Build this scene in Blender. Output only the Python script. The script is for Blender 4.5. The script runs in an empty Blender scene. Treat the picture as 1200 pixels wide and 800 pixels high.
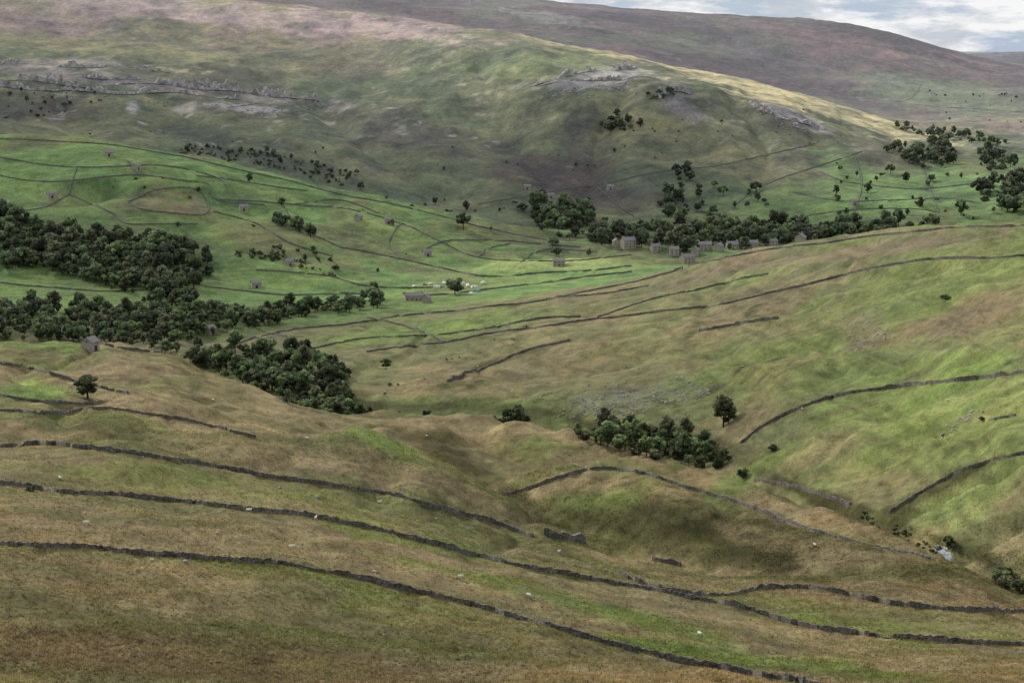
import bpy, math, random
import numpy as np
from mathutils import Vector
random.seed(7); rng=np.random.default_rng(11)
scene=bpy.context.scene
F=2333.0; PITCH=math.atan(340/F); cp,sp=math.cos(PITCH),math.sin(PITCH)
# ------------------------------------------------------------ helpers
def link(o,parent=None):
    scene.collection.objects.link(o)
    if parent: o.parent=parent
    return o
def mk(name,verts,faces,mat=None,parent=None,smooth=False,col=None):
    me=bpy.data.meshes.new(name)
    verts=np.asarray(verts,dtype=np.float32).reshape(-1,3)
    if isinstance(faces,np.ndarray):
        n,k=faces.shape
        me.vertices.add(len(verts)); me.vertices.foreach_set('co',verts.ravel())
        me.loops.add(n*k); me.loops.foreach_set('vertex_index',faces.astype(np.int32).ravel())
        me.polygons.add(n); me.polygons.foreach_set('loop_start',np.arange(0,n*k,k,dtype=np.int32))
        me.polygons.foreach_set('loop_total',np.full(n,k,dtype=np.int32))
        me.update(calc_edges=True)
    else:
        me.from_pydata([tuple(v) for v in verts],[],faces); me.update()
    if smooth: me.polygons.foreach_set('use_smooth',np.ones(len(me.polygons),dtype=bool))
    if col is not None:
        a=me.color_attributes.new('Col','FLOAT_COLOR','POINT')
        c=np.ones((len(verts),4),dtype=np.float32); c[:,:3]=col; a.data.foreach_set('color',c.ravel())
    if mat: me.materials.append(mat)
    o=bpy.data.objects.new(name,me); return link(o,parent)
def hsh(ix,iy,seed):
    h=(ix.astype(np.int64)*374761393+iy.astype(np.int64)*668265263+seed*1442695041)&0xffffffff
    h=((h^(h>>13))*1274126177)&0xffffffff
    return ((h^(h>>16))&0xffff)/65535.0
def vn(x,y,seed=0):
    x=np.asarray(x,float);y=np.asarray(y,float)
    ix=np.floor(x);iy=np.floor(y);fx=x-ix;fy=y-iy
    fx=fx*fx*fx*(fx*(fx*6-15)+10);fy=fy*fy*fy*(fy*(fy*6-15)+10)
    a=hsh(ix,iy,seed);b=hsh(ix+1,iy,seed);c=hsh(ix,iy+1,seed);d=hsh(ix+1,iy+1,seed)
    return (a*(1-fx)+b*fx)*(1-fy)+(c*(1-fx)+d*fx)*fy
def fbm(x,y,seed=0,o=4,g=0.5):
    s=0;a=1;t=0
    for i in range(o):
        ca,sa=math.cos(i*1.1+.4),math.sin(i*1.1+.4)
        s=s+a*vn((x*ca-y*sa)*2**i,(x*sa+y*ca)*2**i,seed+i*17);t+=a;a*=g
    return s/t
def sst(a,b,x):
    t=np.clip((x-a)/(b-a),0,1);return t*t*(3-2*t)
def A(r,g,b,k=1.0):
    f=lambda c:(c/255/12.92 if c/255<=.04045 else ((c/255+.055)/1.055)**2.4)
    return np.array([f(r),f(g),f(b)])*k
# ------------------------------------------------------------ land form: section lines of the dale
K=[
 {0:(2,2200)},
 {0:(60,930)},
 {0:(210,850),1200:(240,850)},
 {0:(258,790),600:(268,800),1200:(300,815)},
 {-400:(330,636),0:(330,638),300:(345,660),600:(350,722),930:(330,790),1200:(330,792)},
 {0:(420,565),300:(430,597),480:(440,632),700:(440,683),880:(430,710),980:(410,738),1200:(400,757)},
 {0:(510,522),150:(515,530),300:(520,558),450:(525,585),610:(520,628),720:(500,660),850:(470,690),1040:(450,706),1200:(450,717)},
 {0:(600,485),150:(600,490),300:(600,502),400:(620,498),440:(620,501),500:(610,528),560:(595,562),640:(570,606),720:(545,645),850:(510,677),1040:(480,688),1200:(475,700)},
 {0:(680,455),150:(690,458),300:(680,488),400:(680,509),440:(660,534),500:(640,570),560:(625,604),640:(602,640),720:(570,666),850:(530,674),1040:(495,680),1200:(484,698)},
 {0:(760,432),150:(760,440),300:(730,478),400:(730,504),500:(710,526),570:(690,560),620:(670,554),680:(650,543),760:(630,552),850:(600,584),960:(560,621),1080:(520,658),1200:(492,694)},
 {0:(820,414),150:(820,420),300:(770,468),400:(770,502),500:(760,510),570:(750,545),680:(720,560),760:(680,574),850:(640,602),960:(585,634),1080:(535,666),1200:(502,696)},
 {0:(900,398),60:(900,399),130:(900,400),190:(890,410),240:(870,432),290:(850,458),350:(840,487),400:(840,496),460:(840,490),520:(840,489),570:(830,490),640:(810,499),700:(790,510),790:(740,535),860:(700,556),960:(640,590),1060:(580,628),1100:(552,650),1140:(535,674),1200:(515,692)},
 {0:(1330,424),200:(1230,447),290:(1120,480),350:(1090,500),400:(1070,508),500:(1030,512),600:(1000,518),700:(950,540),860:(800,578),950:(730,604),1050:(640,632),1110:(590,664),1200:(560,706),1600:(450,760)},
 {0:(1390,412),250:(1230,438),450:(1150,458),700:(1060,472),860:(880,528),950:(775,552),1100:(630,620),1200:(586,630),1600:(480,640)},
 {0:(1430,402),250:(1290,420),450:(1260,425),700:(1200,412),950:(1000,425),1100:(850,450),1200:(760,460),1600:(600,470)},
 {0:(1480,392),250:(1380,410),450:(1400,396),700:(1400,362),950:(1220,345),1100:(1060,345),1200:(970,345),1600:(800,320)},
 {0:(1540,382),250:(1480,401),330:(1500,393),450:(1600,372),600:(1650,352),740:(1650,326),800:(1620,312),900:(1500,291),1000:(1420,277),1100:(1330,266),1200:(1250,260),1600:(1100,235)},
 {0:(1640,362),250:(1640,368),450:(1750,352),600:(1850,335),740:(1900,322),800:(1950,316),900:(2000,310),1000:(2000,306),1200:(2000,302),1600:(1900,300)},
 {0:(1750,348),250:(1760,350),450:(1900,335),600:(2050,307),740:(2250,288),900:(2300,284),1050:(2350,275),1200:(2400,262),1600:(2400,250)},
 {0:(2000,270),150:(2000,265),300:(2000,280),450:(2080,285),600:(2180,288),740:(2330,282),900:(2420,270),1050:(2480,255),1200:(2550,240),1600:(2600,220)},
 {-400:(2350,150),0:(2350,160),100:(2350,164),250:(2380,190),400:(2420,225),500:(2420,246),560:(2400,262),640:(2400,276),740:(2450,275),900:(2520,258),1050:(2600,235),1200:(2700,215),1600:(2800,190)},
 {0:(2700,172),250:(2700,205),400:(2700,236),500:(2650,252),560:(2580,262),640:(2500,270),740:(2550,264),900:(2620,245),1050:(2720,220),1200:(2850,198),1600:(3000,175)},
 {0:(3100,135),250:(3100,150),400:(3100,165),560:(3000,188),740:(2950,190),900:(2950,185),1050:(3000,182),1200:(3200,175),1600:(3400,150)},
 {0:(3400,86),250:(3400,97),400:(3400,115),560:(3350,112),650:(3300,98),740:(3250,97),850:(3250,108),950:(3250,130),1050:(3300,162),1200:(3600,165),1600:(3800,140)},
 {0:(3800,42),250:(3800,50),400:(3750,68),560:(3600,60),640:(3550,60),700:(3550,75),850:(3450,98),930:(3430,116),1000:(3420,133),1070:(3450,156),1200:(3720,160),1600:(3900,137)},
 {0:(4200,-12),150:(4200,-10),270:(4200,-1),440:(4100,14),580:(4000,36),700:(3850,60),850:(3700,90),930:(3650,108),1000:(3620,126),1070:(3640,149),1200:(3850,154),1600:(4000,135)},
 {0:(4700,10),270:(4700,20),440:(4700,35),580:(4700,60),700:(4600,85),850:(4500,115),930:(4500,130),1000:(4500,138),1070:(4500,140),1200:(4600,137),1600:(4600,120)},
 {0:(5800,-20),440:(5800,20),600:(5800,38),700:(5800,48),850:(5800,72),1000:(5800,92),1100:(5800,103),1200:(5900,107),1600:(6000,97)},
 {0:(7500,-60),440:(7500,-20),600:(7500,-3),650:(7500,2),800:(7500,14),930:(7400,20),1040:(7200,38),1100:(7000,54),1150:(7000,68),1200:(7000,77),1600:(7000,88)},
 {0:(8500,-30),650:(8500,20),930:(8500,38),1150:(8500,78),1200:(8500,84),1600:(8500,90)},
 {0:(12000,50),1000:(12000,68),1140:(12000,66),1180:(12000,62),1230:(12000,61),1600:(12000,57)},
 {0:(14000,62),1600:(14000,66)},
 {0:(40000,61),1600:(40000,61)},
]
us=np.arange(-450,1651,2.5); NU=len(us); nk=len(K)
def gsm(a,s):
    r=int(4*s)+1;k=np.exp(-0.5*(np.arange(-r,r+1)/s)**2);k/=k.sum()
    return np.convolve(np.pad(a,r,mode='edge'),k,mode='valid')
S=np.zeros((nk,NU));V0=np.zeros((nk,NU))
for i,d in enumerate(K):
    ks=sorted(d); S[i]=gsm(np.interp(us,ks,[math.log(d[k][0]) for k in ks]),14); V0[i]=gsm(np.interp(us,ks,[d[k][1] for k in ks]),6)
for i in range(1,nk): S[i]=np.maximum(S[i],S[i-1]+0.006)
h=np.diff(S,axis=0);dl=np.diff(V0,axis=0)/h
m=np.zeros_like(V0);m[0]=dl[0];m[-1]=dl[-1]
w1=2*h[1:]+h[:-1];w2=h[1:]+2*h[:-1]
with np.errstate(all='ignore'):
    hm=(w1+w2)/(w1/dl[:-1]+w2/dl[1:])
m[1:-1]=np.where(dl[:-1]*dl[1:]>0,hm,0)
rs=[];rv=[];
for i in range(nk-1):
    n=int(np.clip(np.abs(V0[i+1]-V0[i])[150:700].max()*0.55,14,60)) if i>1 else 12
    for j in range(n):
        t=j/n;hh=h[i]
        rs.append(S[i]+t*hh)
        rv.append((2*t**3-3*t*t+1)*V0[i]+(t**3-2*t*t+t)*hh*m[i]+(-2*t**3+3*t*t)*V0[i+1]+(t**3-t*t)*hh*m[i+1])
rs.append(S[-1]);rv.append(V0[-1])
S=np.array(rs);VV=np.array(rv);Y=np.exp(S);NR=Y.shape[0]
q=(400-VV)/F; den=cp+sp*q
UU=np.broadcast_to(us,(NR,NU))
X=Y*((UU-600)/F)/den
Z=Y*(-sp+cp*q)/den
def project():
    global PV,PU
    dep=Y*cp-Z*sp; PV=400-F*(Y*sp+Z*cp)/dep; PU=600+F*X/dep
project()
def column(u):
    c=np.clip((u-us[0])/2.5,0,NU-1.001);i=int(c);f=c-i
    return [a[:,i]*(1-f)+a[:,i+1]*f for a in (X,Y,Z,PV)]
def spot(u,v,dmin=200,dmax=30000):
    "ground point met by the sight line, starting from dmin"
    x,y,z,p=column(u); i0=int(np.searchsorted(y,dmin))
    while i0<NR-2 and p[i0]<=v: i0+=1
    r=np.nonzero(p[i0:]<=v)[0]
    if len(r)==0: return None
    j=i0+r[0]
    if j<1: return None
    t=(p[j-1]-v)/(p[j-1]-p[j]+1e-9); t=min(max(t,0),1)
    if y[j]>dmax: return None
    return Vector((x[j-1]+(x[j]-x[j-1])*t,y[j-1]+(y[j]-y[j-1])*t,z[j-1]+(z[j]-z[j-1])*t))
def catm(P,step):
    out=[];Q=[P[0]]+list(P)+[P[-1]]
    for i in range(1,len(Q)-2):
        p0,p1,p2,p3=[np.array(Q[j],float) for j in (i-1,i,i+1,i+2)];n=max(2,int(np.linalg.norm(p2-p1)/step))
        for k in range(n):
            t=k/n;out.append(.5*((2*p1)+(-p0+p2)*t+(2*p0-5*p1+4*p2-p3)*t*t+(-p0+3*p1-3*p2+p3)*t**3))
    out.append(np.array(P[-1],float));return out
# natural relief
far=sst(1800,3000,Y); near=1-sst(900,1600,Y); live=sst(60,250,Y); mid=sst(1650,2000,Y)*(1-sst(2500,2800,Y))
rslope=sst(560,700,Y)*(1-sst(1500,1700,Y))
dz=(fbm(X/150,Y/150,1,3)-.5)*5*live+(fbm(X/36,Y/30,5,3)-.5)*3.4*live+(fbm(X/9,Y/7,9,3)-.5)*2.1*near*live
dz+=(fbm(X/2.4,Y/2.,12,2)-.5)*0.65*near*live
dz+=far*((fbm(X/420,Y/420,21,4)-.5)*26+(fbm(X/70,Y/260,25,4)-.5)*24*(1-sst(3300,3800,Y)))
dz+=mid*((fbm(X/130,Y/60,27,4)-.5)*20)
dz+=rslope*((fbm((X+Y*.5)/34,(Y-X*.5)/150,29,3)-.5)*9+(fbm(X/18,Y/18,33,3)-.5)*3)
dz+=sst(2600,3200,Y)*(fbm(X/60,Y/60,35,3)-.5)*9
rid=1-np.abs(2*fbm(X/70,Y/150,31,3)-1)
dz-=sst(.78,1,rid)*3.2*sst(300,500,Y)*(1-sst(1500,1900,Y))
gullies=[([(1035,606),(1060,590),(1090,575),(1140,550),(1200,528),(1300,500)],600,9,11),([(870,556),(890,530),(930,505),(1000,480)],720,5,11),
 ([(100,475),(180,483),(250,503),(330,512)],350,3,7),([(1200,590),(1150,620),(1120,640)],560,7,9),([(960,590),(1010,560),(1060,520),(1130,490),(1200,470)],640,5,10),
 ([(520,480),(600,462),(700,430),(800,405)],900,5,14),([(430,430),(560,410),(700,398)],1000,4,14),([(1050,480),(1060,420),(1080,380),(1130,340)],700,3,12),
 ([(735,100),(700,150),(690,210),(640,250)],2450,22,36),([(560,75),(590,140),(640,215)],2450,14,40),([(860,120),(900,170),(880,240)],2500,14,30),([(380,120),(430,170),(500,230)],2600,16,40),([(200,110),(260,160)],2600,12,30),([(60,110),(90,150)],2600,12,30),
 ([(230,260),(300,240),(400,235)],1800,8,20),([(0,245),(80,235),(160,205)],1800,8,22),([(400,340),(330,300),(260,275),(200,262)],1700,10,20)]
for P,d0,dep_,wd in gullies:
    pts=[p for p in (spot(u,v,d0) for u,v in catm(P,12)) if p]
    D2=np.full(X.shape,1e9)
    for a,b_ in zip(pts[:-1],pts[1:]):
        ax,ay=a.x,a.y;bx_,by_=b_.x-ax,b_.y-ay;L2=bx_*bx_+by_*by_+1e-6
        if L2>(.2*ay)**2: continue
        t=np.clip(((X-ax)*bx_+(Y-ay)*by_)/L2,0,1);D2=np.minimum(D2,(X-ax-t*bx_)**2+(Y-ay-t*by_)**2)
    dz-=dep_*np.exp(-np.sqrt(D2)/wd*1.2)*sst(0,1,1.6*fbm(X/(wd*3),Y/(wd*3),77,2))
Z=Z+dz; project()
# ------------------------------------------------------------ ground cover colours, some light, shade and haze painted in
n1=fbm(X/70,Y/70,41,4);n2=fbm(X/16,Y/16,47,4);n3=fbm(X/300,Y/300,53,4);n4=fbm(X/4,Y/4,59,3)
ns=fbm(X/60,Y/14,61,3)
def mix(a,b,t): return a*(1-t[...,None])+b*t[...,None]
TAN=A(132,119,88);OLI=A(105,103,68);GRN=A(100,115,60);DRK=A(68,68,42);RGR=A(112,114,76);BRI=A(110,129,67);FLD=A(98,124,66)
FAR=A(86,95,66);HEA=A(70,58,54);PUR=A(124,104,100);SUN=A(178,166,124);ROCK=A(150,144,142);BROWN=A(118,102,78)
C=mix(np.broadcast_to(TAN,(NR,NU,3)),OLI,sst(.38,.64,n1*.5+ns*.5))
C=mix(C,GRN,sst(.54,.68,n1*.6+n2*.4)*.5)
gy=np.exp(np.array([np.interp(us,sorted(K[12]),[math.log(K[12][k][0]) for k in sorted(K[12])])]))
mr=sst(0.97,1.08,Y/gy)
rc=mix(mix(np.broadcast_to(RGR,(NR,NU,3)),TAN,sst(.42,.58,n1*.6+ns*.4)*.8),BRI,sst(.5,.7,fbm(X/120,Y/120,71,3))*.5)
C=mix(C,rc,mr)
gy2=np.exp(gsm(np.interp(us,sorted(K[16]),[math.log(K[16][k][0]) for k in sorted(K[16])]),14))[None]
mf=sst(1.0,1.04,Y/gy2)
fc=mix(mix(np.broadcast_to(FLD,(NR,NU,3)),BRI,sst(.4,.6,n1)*.7),OLI,sst(.52,.64,.5*n3+.5*n1)*.7)
C=mix(C,fc,mf)
gy3=np.exp(gsm(np.interp(us,[0,500,640,740,900,1050,1200],[math.log(a) for a in (2500,2520,2480,2500,2600,2800,3050)]),14))[None]
mh=sst(.99,1.05,Y/gy3)
hc=mix(mix(np.broadcast_to(FAR,(NR,NU,3)),A(110,110,78),sst(.4,.6,.5*n3+.5*n1)*.85),HEA,sst(.54,.66,fbm(X/110,Y/110,83,5,.6))*.5)
C=mix(C,hc,mh)
mm=sst(3550,3900,Y+(n3-.5)*500)
mc=mix(mix(np.broadcast_to(A(128,120,88),(NR,NU,3)),PUR,sst(.42,.6,n3*.5+n1*.5)),A(94,94,68),sst(.52,.64,fbm(X/140,Y/200,91,5,.65))*.8)
C=mix(C,mc,mm)
fm=sst(4500,5000,Y)
fmc=mix(mix(np.broadcast_to(A(104,84,80),(NR,NU,3)),A(86,88,64),sst(.42,.58,fbm(X/400,Y/700,97,5,.6))*.85),A(70,50,52),sst(.44,.58,fbm(X/350,Y/500,98,5,.6))*.8)
C=mix(C,fmc,fm)
G=[ # u,v,ru,rv,angle,dmin,dmax,colour,strength
 (30,458,70,12,4,300,900,BRI,.95),(40,404,80,6,2,600,950,BRI,.7),(230,420,30,10,25,600,950,GRN,.6),(430,512,70,14,12,500,650,GRN,.9),(440,535,60,9,30,450,640,BROWN,.6),
 (700,712,230,13,14,200,480,GRN,.8),(930,778,220,16,8,200,480,GRN,.85),(200,655,220,7,4,200,480,GRN,.35),(120,553,160,8,4,300,560,GRN,.5),(520,640,120,9,12,300,560,GRN,.5),
 (200,770,450,26,4,100,400,BROWN,.7),(1050,735,160,9,4,200,520,GRN,.5),(640,760,200,14,12,200,420,TAN,.5),
 (800,618,150,32,10,450,700,DRK,.95),(690,585,70,12,-5,500,720,GRN,.55),(930,640,110,14,14,450,700,TAN,.6),(860,655,110,14,6,450,600,DRK,.75),  # DRK: bracken, plus the dome's unlit near face painted dark
 (520,538,70,24,32,615,830,A(80,73,48),.95),(620,548,60,14,20,650,830,A(96,88,58),.7),(610,590,50,14,36,600,830,DRK,.8),(720,525,90,8,14,600,840,A(140,124,90),.9),(560,499,120,6,0,700,860,TAN,.8),(860,575,110,9,20,500,760,A(134,117,86),.8),(1010,618,90,10,20,450,700,A(122,106,80),.7),  # near-face shade and sunny crest rims painted into the spur colours
 (330,530,160,10,8,400,640,TAN,.6),(560,600,100,14,22,450,600,OLI,.7),(250,445,70,16,25,560,900,A(106,100,66),.6),(640,612,70,8,28,560,640,DRK,.5),
 (1050,470,150,40,-10,560,1100,BRI,.6),(980,440,160,30,-8,560,1300,BRI,.4),(1150,370,70,26,-20,700,1300,A(116,102,78),.85),(1010,385,30,22,0,700,1500,A(120,110,86),.6),
 (1020,292,220,9,-7,900,1700,A(122,110,86),.85),(860,318,120,7,-12,900,1800,A(122,110,86),.6),(500,385,130,14,-8,1000,1700,BRI,.8),(700,440,110,12,-8,900,1400,A(120,116,84),.7),(820,400,160,12,-8,800,1500,A(124,116,84),.6),
 (720,468,75,14,-8,800,1400,A(124,120,108),.45),(900,540,80,12,-30,650,1000,GRN,.7),(1130,590,60,22,-25,500,900,BRI,.5),(1100,520,90,30,-10,560,900,GRN,.6),(1120,430,70,26,0,600,1200,BRI,.6),
 (1110,566,80,8,-26,560,900,DRK,.9),(620,412,70,4,-18,900,1500,DRK,.6),(990,480,60,5,-18,600,1200,OLI,.8),(800,520,110,16,10,700,1100,DRK,.8),(1000,598,90,11,20,560,900,DRK,.85),(1130,645,55,10,20,560,700,DRK,.8),
 (350,450,110,26,20,900,1400,DRK,.8),(480,478,90,8,-2,900,1250,DRK,.75),(610,482,90,9,4,900,1250,DRK,.65),(700,500,60,9,12,850,1150,DRK,.75),(920,566,70,10,24,690,950,DRK,.8),  # DRK bands put shade beyond the spur crests into the colour
 (205,238,40,14,6,1900,2400,A(118,106,78),.95),(60,200,110,20,6,1900,2500,FLD,.8),(330,290,70,20,20,1900,2400,OLI,.8),(480,280,80,12,15,1800,2500,BRI,.7),(350,325,120,14,3,1700,2200,BRI,.9),
 (60,325,70,14,5,1700,2200,BRI,.7),(640,310,90,9,-2,1800,2400,A(140,152,84),.8),(290,225,90,20,14,1900,2500,BRI,.5),(120,290,170,40,8,1600,2300,DRK,.6),(150,385,260,22,-4,1000,1800,DRK,.7),
 (1000,205,60,22,40,2500,3400,FLD,.8),(1080,225,110,24,0,2450,3400,FLD,.85),(900,235,120,20,0,2400,3200,FLD,.5),(900,272,300,10,-2,2000,2700,DRK,.6),
 (640,205,90,26,12,2450,3300,HEA,.95),(730,232,90,14,0,2450,3200,HEA,.7),(300,180,130,18,18,2500,3300,A(66,72,54),.8),(60,130,90,14,0,2900,3500,HEA,.6),(480,165,130,25,12,2700,3400,A(86,82,70),.6),
 (180,100,210,8,6,3050,3650,A(132,122,120),.8),(40,76,130,6,-2,3200,3700,A(140,128,124),.7),(290,127,50,5,5,3000,3500,ROCK,.9),(155,126,9,7,0,3000,3500,ROCK,.95),(215,127,15,5,0,3000,3500,ROCK,.95),
 (690,94,62,11,-9,3000,3700,ROCK,.95),(800,122,30,18,40,3000,3600,A(128,120,118),.9),(930,135,46,8,28,3000,3600,ROCK,.8),(800,165,150,22,20,2800,3500,A(118,114,80),.8),(620,75,90,16,-4,3200,3900,A(102,112,72),.85),
 (880,100,230,13,17,3200,3900,SUN,.95),(640,40,130,11,14,3500,4300,A(160,152,108),.8),(300,20,260,14,5,3600,4400,A(156,138,132),.85),(60,20,120,22,0,3500,4400,A(126,112,106),.6),  # SUN and the tone after it paint sunshine onto the ridge
 (150,60,220,9,5,3500,4000,A(122,118,80),.8),
 (1100,110,110,22,10,4400,6600,A(94,106,72),.85),(900,70,60,16,20,4600,7000,A(70,54,58),.7),(640,20,60,6,8,5200,7600,A(136,132,120),.8),(960,45,140,12,10,5000,7600,A(116,90,88),.8),(930,75,60,8,6,5000,7000,A(66,52,54),.7),
]
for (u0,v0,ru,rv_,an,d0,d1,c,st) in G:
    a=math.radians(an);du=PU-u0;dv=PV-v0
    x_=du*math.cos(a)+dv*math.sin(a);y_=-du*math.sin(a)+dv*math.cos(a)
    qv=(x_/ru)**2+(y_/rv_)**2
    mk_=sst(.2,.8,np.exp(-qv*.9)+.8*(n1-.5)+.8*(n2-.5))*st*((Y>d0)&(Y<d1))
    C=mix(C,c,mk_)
n5=fbm(X/45,Y/45,67,5,.65)
C=C*(1+((n2-.5)*.6+(n4-.5)*.6*near+(n5-.5)*1.1*sst(1500,3000,Y)+(n5-.5)*.5)[...,None])
C=C*np.stack([1+(n5-.5)*.14,np.ones_like(n5),1-(n5-.5)*.2],-1)
tr=fbm(X/40,Z/1.1,101,2)
C=C*(1-.25*sst(.52,.75,tr)*sst(350,500,Y)*(1-sst(2500,3000,Y)))[...,None]
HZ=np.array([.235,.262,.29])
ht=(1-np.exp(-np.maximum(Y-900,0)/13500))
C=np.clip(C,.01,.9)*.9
C=mix(C,HZ,ht)  # aerial haze painted into the ground colour by distance
# ------------------------------------------------------------ materials
def newmat(name):
    mt=bpy.data.materials.new(name);mt.use_nodes=True;nt=mt.node_tree
    b=nt.nodes['Principled BSDF'];b.inputs['Roughness'].default_value=.9;b.inputs['Specular IOR Level'].default_value=.1
    return mt,nt,b
def noise(nt,vec,scale,detail=4,rough=.6):
    n=nt.nodes.new('ShaderNodeTexNoise');n.inputs['Scale'].default_value=scale;n.inputs['Detail'].default_value=detail;n.inputs['Roughness'].default_value=rough
    nt.links.new(vec,n.inputs['Vector']);return n
def mrange(nt,s,a,b,c,d):
    n=nt.nodes.new('ShaderNodeMapRange');nt.links.new(s,n.inputs[0])
    for i,v in enumerate((a,b,c,d)): n.inputs[i+1].default_value=v
    return n.outputs[0]
def mmul(nt,a,b):
    n=nt.nodes.new('ShaderNodeMath');n.operation='MULTIPLY';nt.links.new(a,n.inputs[0]);nt.links.new(b,n.inputs[1]);return n.outputs[0]
def vscale(nt,c,s):
    n=nt.nodes.new('ShaderNodeVectorMath');n.operation='SCALE';nt.links.new(c,n.inputs[0]);nt.links.new(s,n.inputs['Scale']);return n.outputs[0]
def haze_tint(nt,c):
    "paints aerial haze into the base colour, growing with distance"
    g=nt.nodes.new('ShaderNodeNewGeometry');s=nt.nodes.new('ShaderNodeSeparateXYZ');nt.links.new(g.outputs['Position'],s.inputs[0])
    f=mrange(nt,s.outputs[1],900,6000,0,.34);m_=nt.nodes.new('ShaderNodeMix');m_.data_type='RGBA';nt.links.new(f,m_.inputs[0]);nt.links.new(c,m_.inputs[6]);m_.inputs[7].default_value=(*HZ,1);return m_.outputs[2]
gm,nt,b=newmat('moor_grass')
at=nt.nodes.new('ShaderNodeAttribute');at.attribute_name='Col'
geo=nt.nodes.new('ShaderNodeNewGeometry');pos=geo.outputs['Position']
a1=noise(nt,pos,1.3,5,.8);a2=noise(nt,pos,.11,6,.75);a3=noise(nt,pos,.03,5,.7);a4=noise(nt,pos,.42,3,.6)
f=mmul(nt,mrange(nt,a1.outputs[0],.3,.7,.52,1.48),mrange(nt,a2.outputs[0],.3,.7,.7,1.32))
f=mmul(nt,f,mrange(nt,a3.outputs[0],.3,.7,.85,1.15))
f=mmul(nt,f,mrange(nt,a4.outputs[0],.55,.66,1.04,.7))
nt.links.new(vscale(nt,at.outputs['Color'],f),b.inputs['Base Color'])
bp=nt.nodes.new('ShaderNodeBump');bp.inputs['Strength'].default_value=.8;bp.inputs['Distance'].default_value=.7
nt.links.new(a1.outputs[0],bp.inputs['Height']);nt.links.new(bp.outputs[0],b.inputs['Normal'])
b.inputs['Specular IOR Level'].default_value=.04
idx=np.arange(NR*NU).reshape(NR,NU)
fc_=np.stack([idx[:-1,:-1],idx[:-1,1:],idx[1:,1:],idx[1:,:-1]],-1).reshape(-1,4)
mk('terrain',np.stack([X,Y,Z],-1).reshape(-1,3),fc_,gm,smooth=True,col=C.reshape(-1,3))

wm,nt,b=newmat('dry_stone')
geo=nt.nodes.new('ShaderNodeNewGeometry')
vo=nt.nodes.new('ShaderNodeTexVoronoi');vo.inputs['Scale'].default_value=2.6;nt.links.new(geo.outputs['Position'],vo.inputs['Vector'])
nz=noise(nt,geo.outputs['Position'],.3,5,.7)
cr=nt.nodes.new('ShaderNodeValToRGB');cr.color_ramp.elements[0].color=(.02,.018,.016,1);cr.color_ramp.elements[1].color=(.25,.225,.2,1)
nt.links.new(mmul(nt,mrange(nt,vo.outputs['Color'],0,1,.05,1),mrange(nt,nz.outputs[0],.3,.7,.3,1.2)),cr.inputs[0]);nt.links.new(haze_tint(nt,cr.outputs[0]),b.inputs['Base Color'])
def plain(name,c,var=.25,sc=2.,rough=.85):
    mt,nt,b=newmat(name);g=nt.nodes.new('ShaderNodeNewGeometry');n=noise(nt,g.outputs['Position'],sc,4)
    rgb=nt.nodes.new('ShaderNodeRGB');rgb.outputs[0].default_value=(*c,1)
    nt.links.new(vscale(nt,rgb.outputs[0],mrange(nt,n.outputs[0],.3,.7,1-var,1+var)),b.inputs['Base Color']);b.inputs['Roughness'].default_value=rough;return mt
lime=plain('limestone',(.27,.255,.25),.6,.12)
stonem=plain('house_stone',(.3,.265,.22),.3,1.2);roofm=plain('stone_slate_roof',(.2,.19,.19),.3,2.);darkm=plain('window_glass',(.03,.032,.035),.1,1,.2)
whitem=plain('white_paint',(.75,.75,.73),.05,1,.4);wool=plain('sheep_wool',(.6,.57,.5),.15,8);blackm=plain('dark_skin',(.05,.045,.04),.1,5)
bluem=plain('car_paint',(.06,.09,.16),.1,1,.3);tentm=plain('tent_fabric',(.12,.2,.3),.1,1,.6)
lm,nt,b=newmat('foliage')
at=nt.nodes.new('ShaderNodeAttribute');at.attribute_name='Col'
oi=nt.nodes.new('ShaderNodeObjectInfo')
cc_=haze_tint(nt,vscale(nt,at.outputs['Color'],mrange(nt,oi.outputs['Random'],0,1,.6,1.7)))
nt.links.new(cc_,b.inputs['Base Color']);trn=nt.nodes.new('ShaderNodeBsdfTranslucent');nt.links.new(cc_,trn.inputs[0])
ms=nt.nodes.new('ShaderNodeMixShader');ms.inputs[0].default_value=.4;nt.links.new(b.outputs[0],ms.inputs[1]);nt.links.new(trn.outputs[0],ms.inputs[2]);nt.links.new(ms.outputs[0],nt.nodes['Material Output'].inputs[0])
tm,nt,b=newmat('tussock_grass')
at=nt.nodes.new('ShaderNodeAttribute');at.attribute_name='Col';nt.links.new(at.outputs['Color'],b.inputs['Base Color'])
trn=nt.nodes.new('ShaderNodeBsdfTranslucent');nt.links.new(at.outputs['Color'],trn.inputs[0])
ms=nt.nodes.new('ShaderNodeMixShader');ms.inputs[0].default_value=.5;nt.links.new(b.outputs[0],ms.inputs[1]);nt.links.new(trn.outputs[0],ms.inputs[2]);nt.links.new(ms.outputs[0],nt.nodes['Material Output'].inputs[0])
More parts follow.
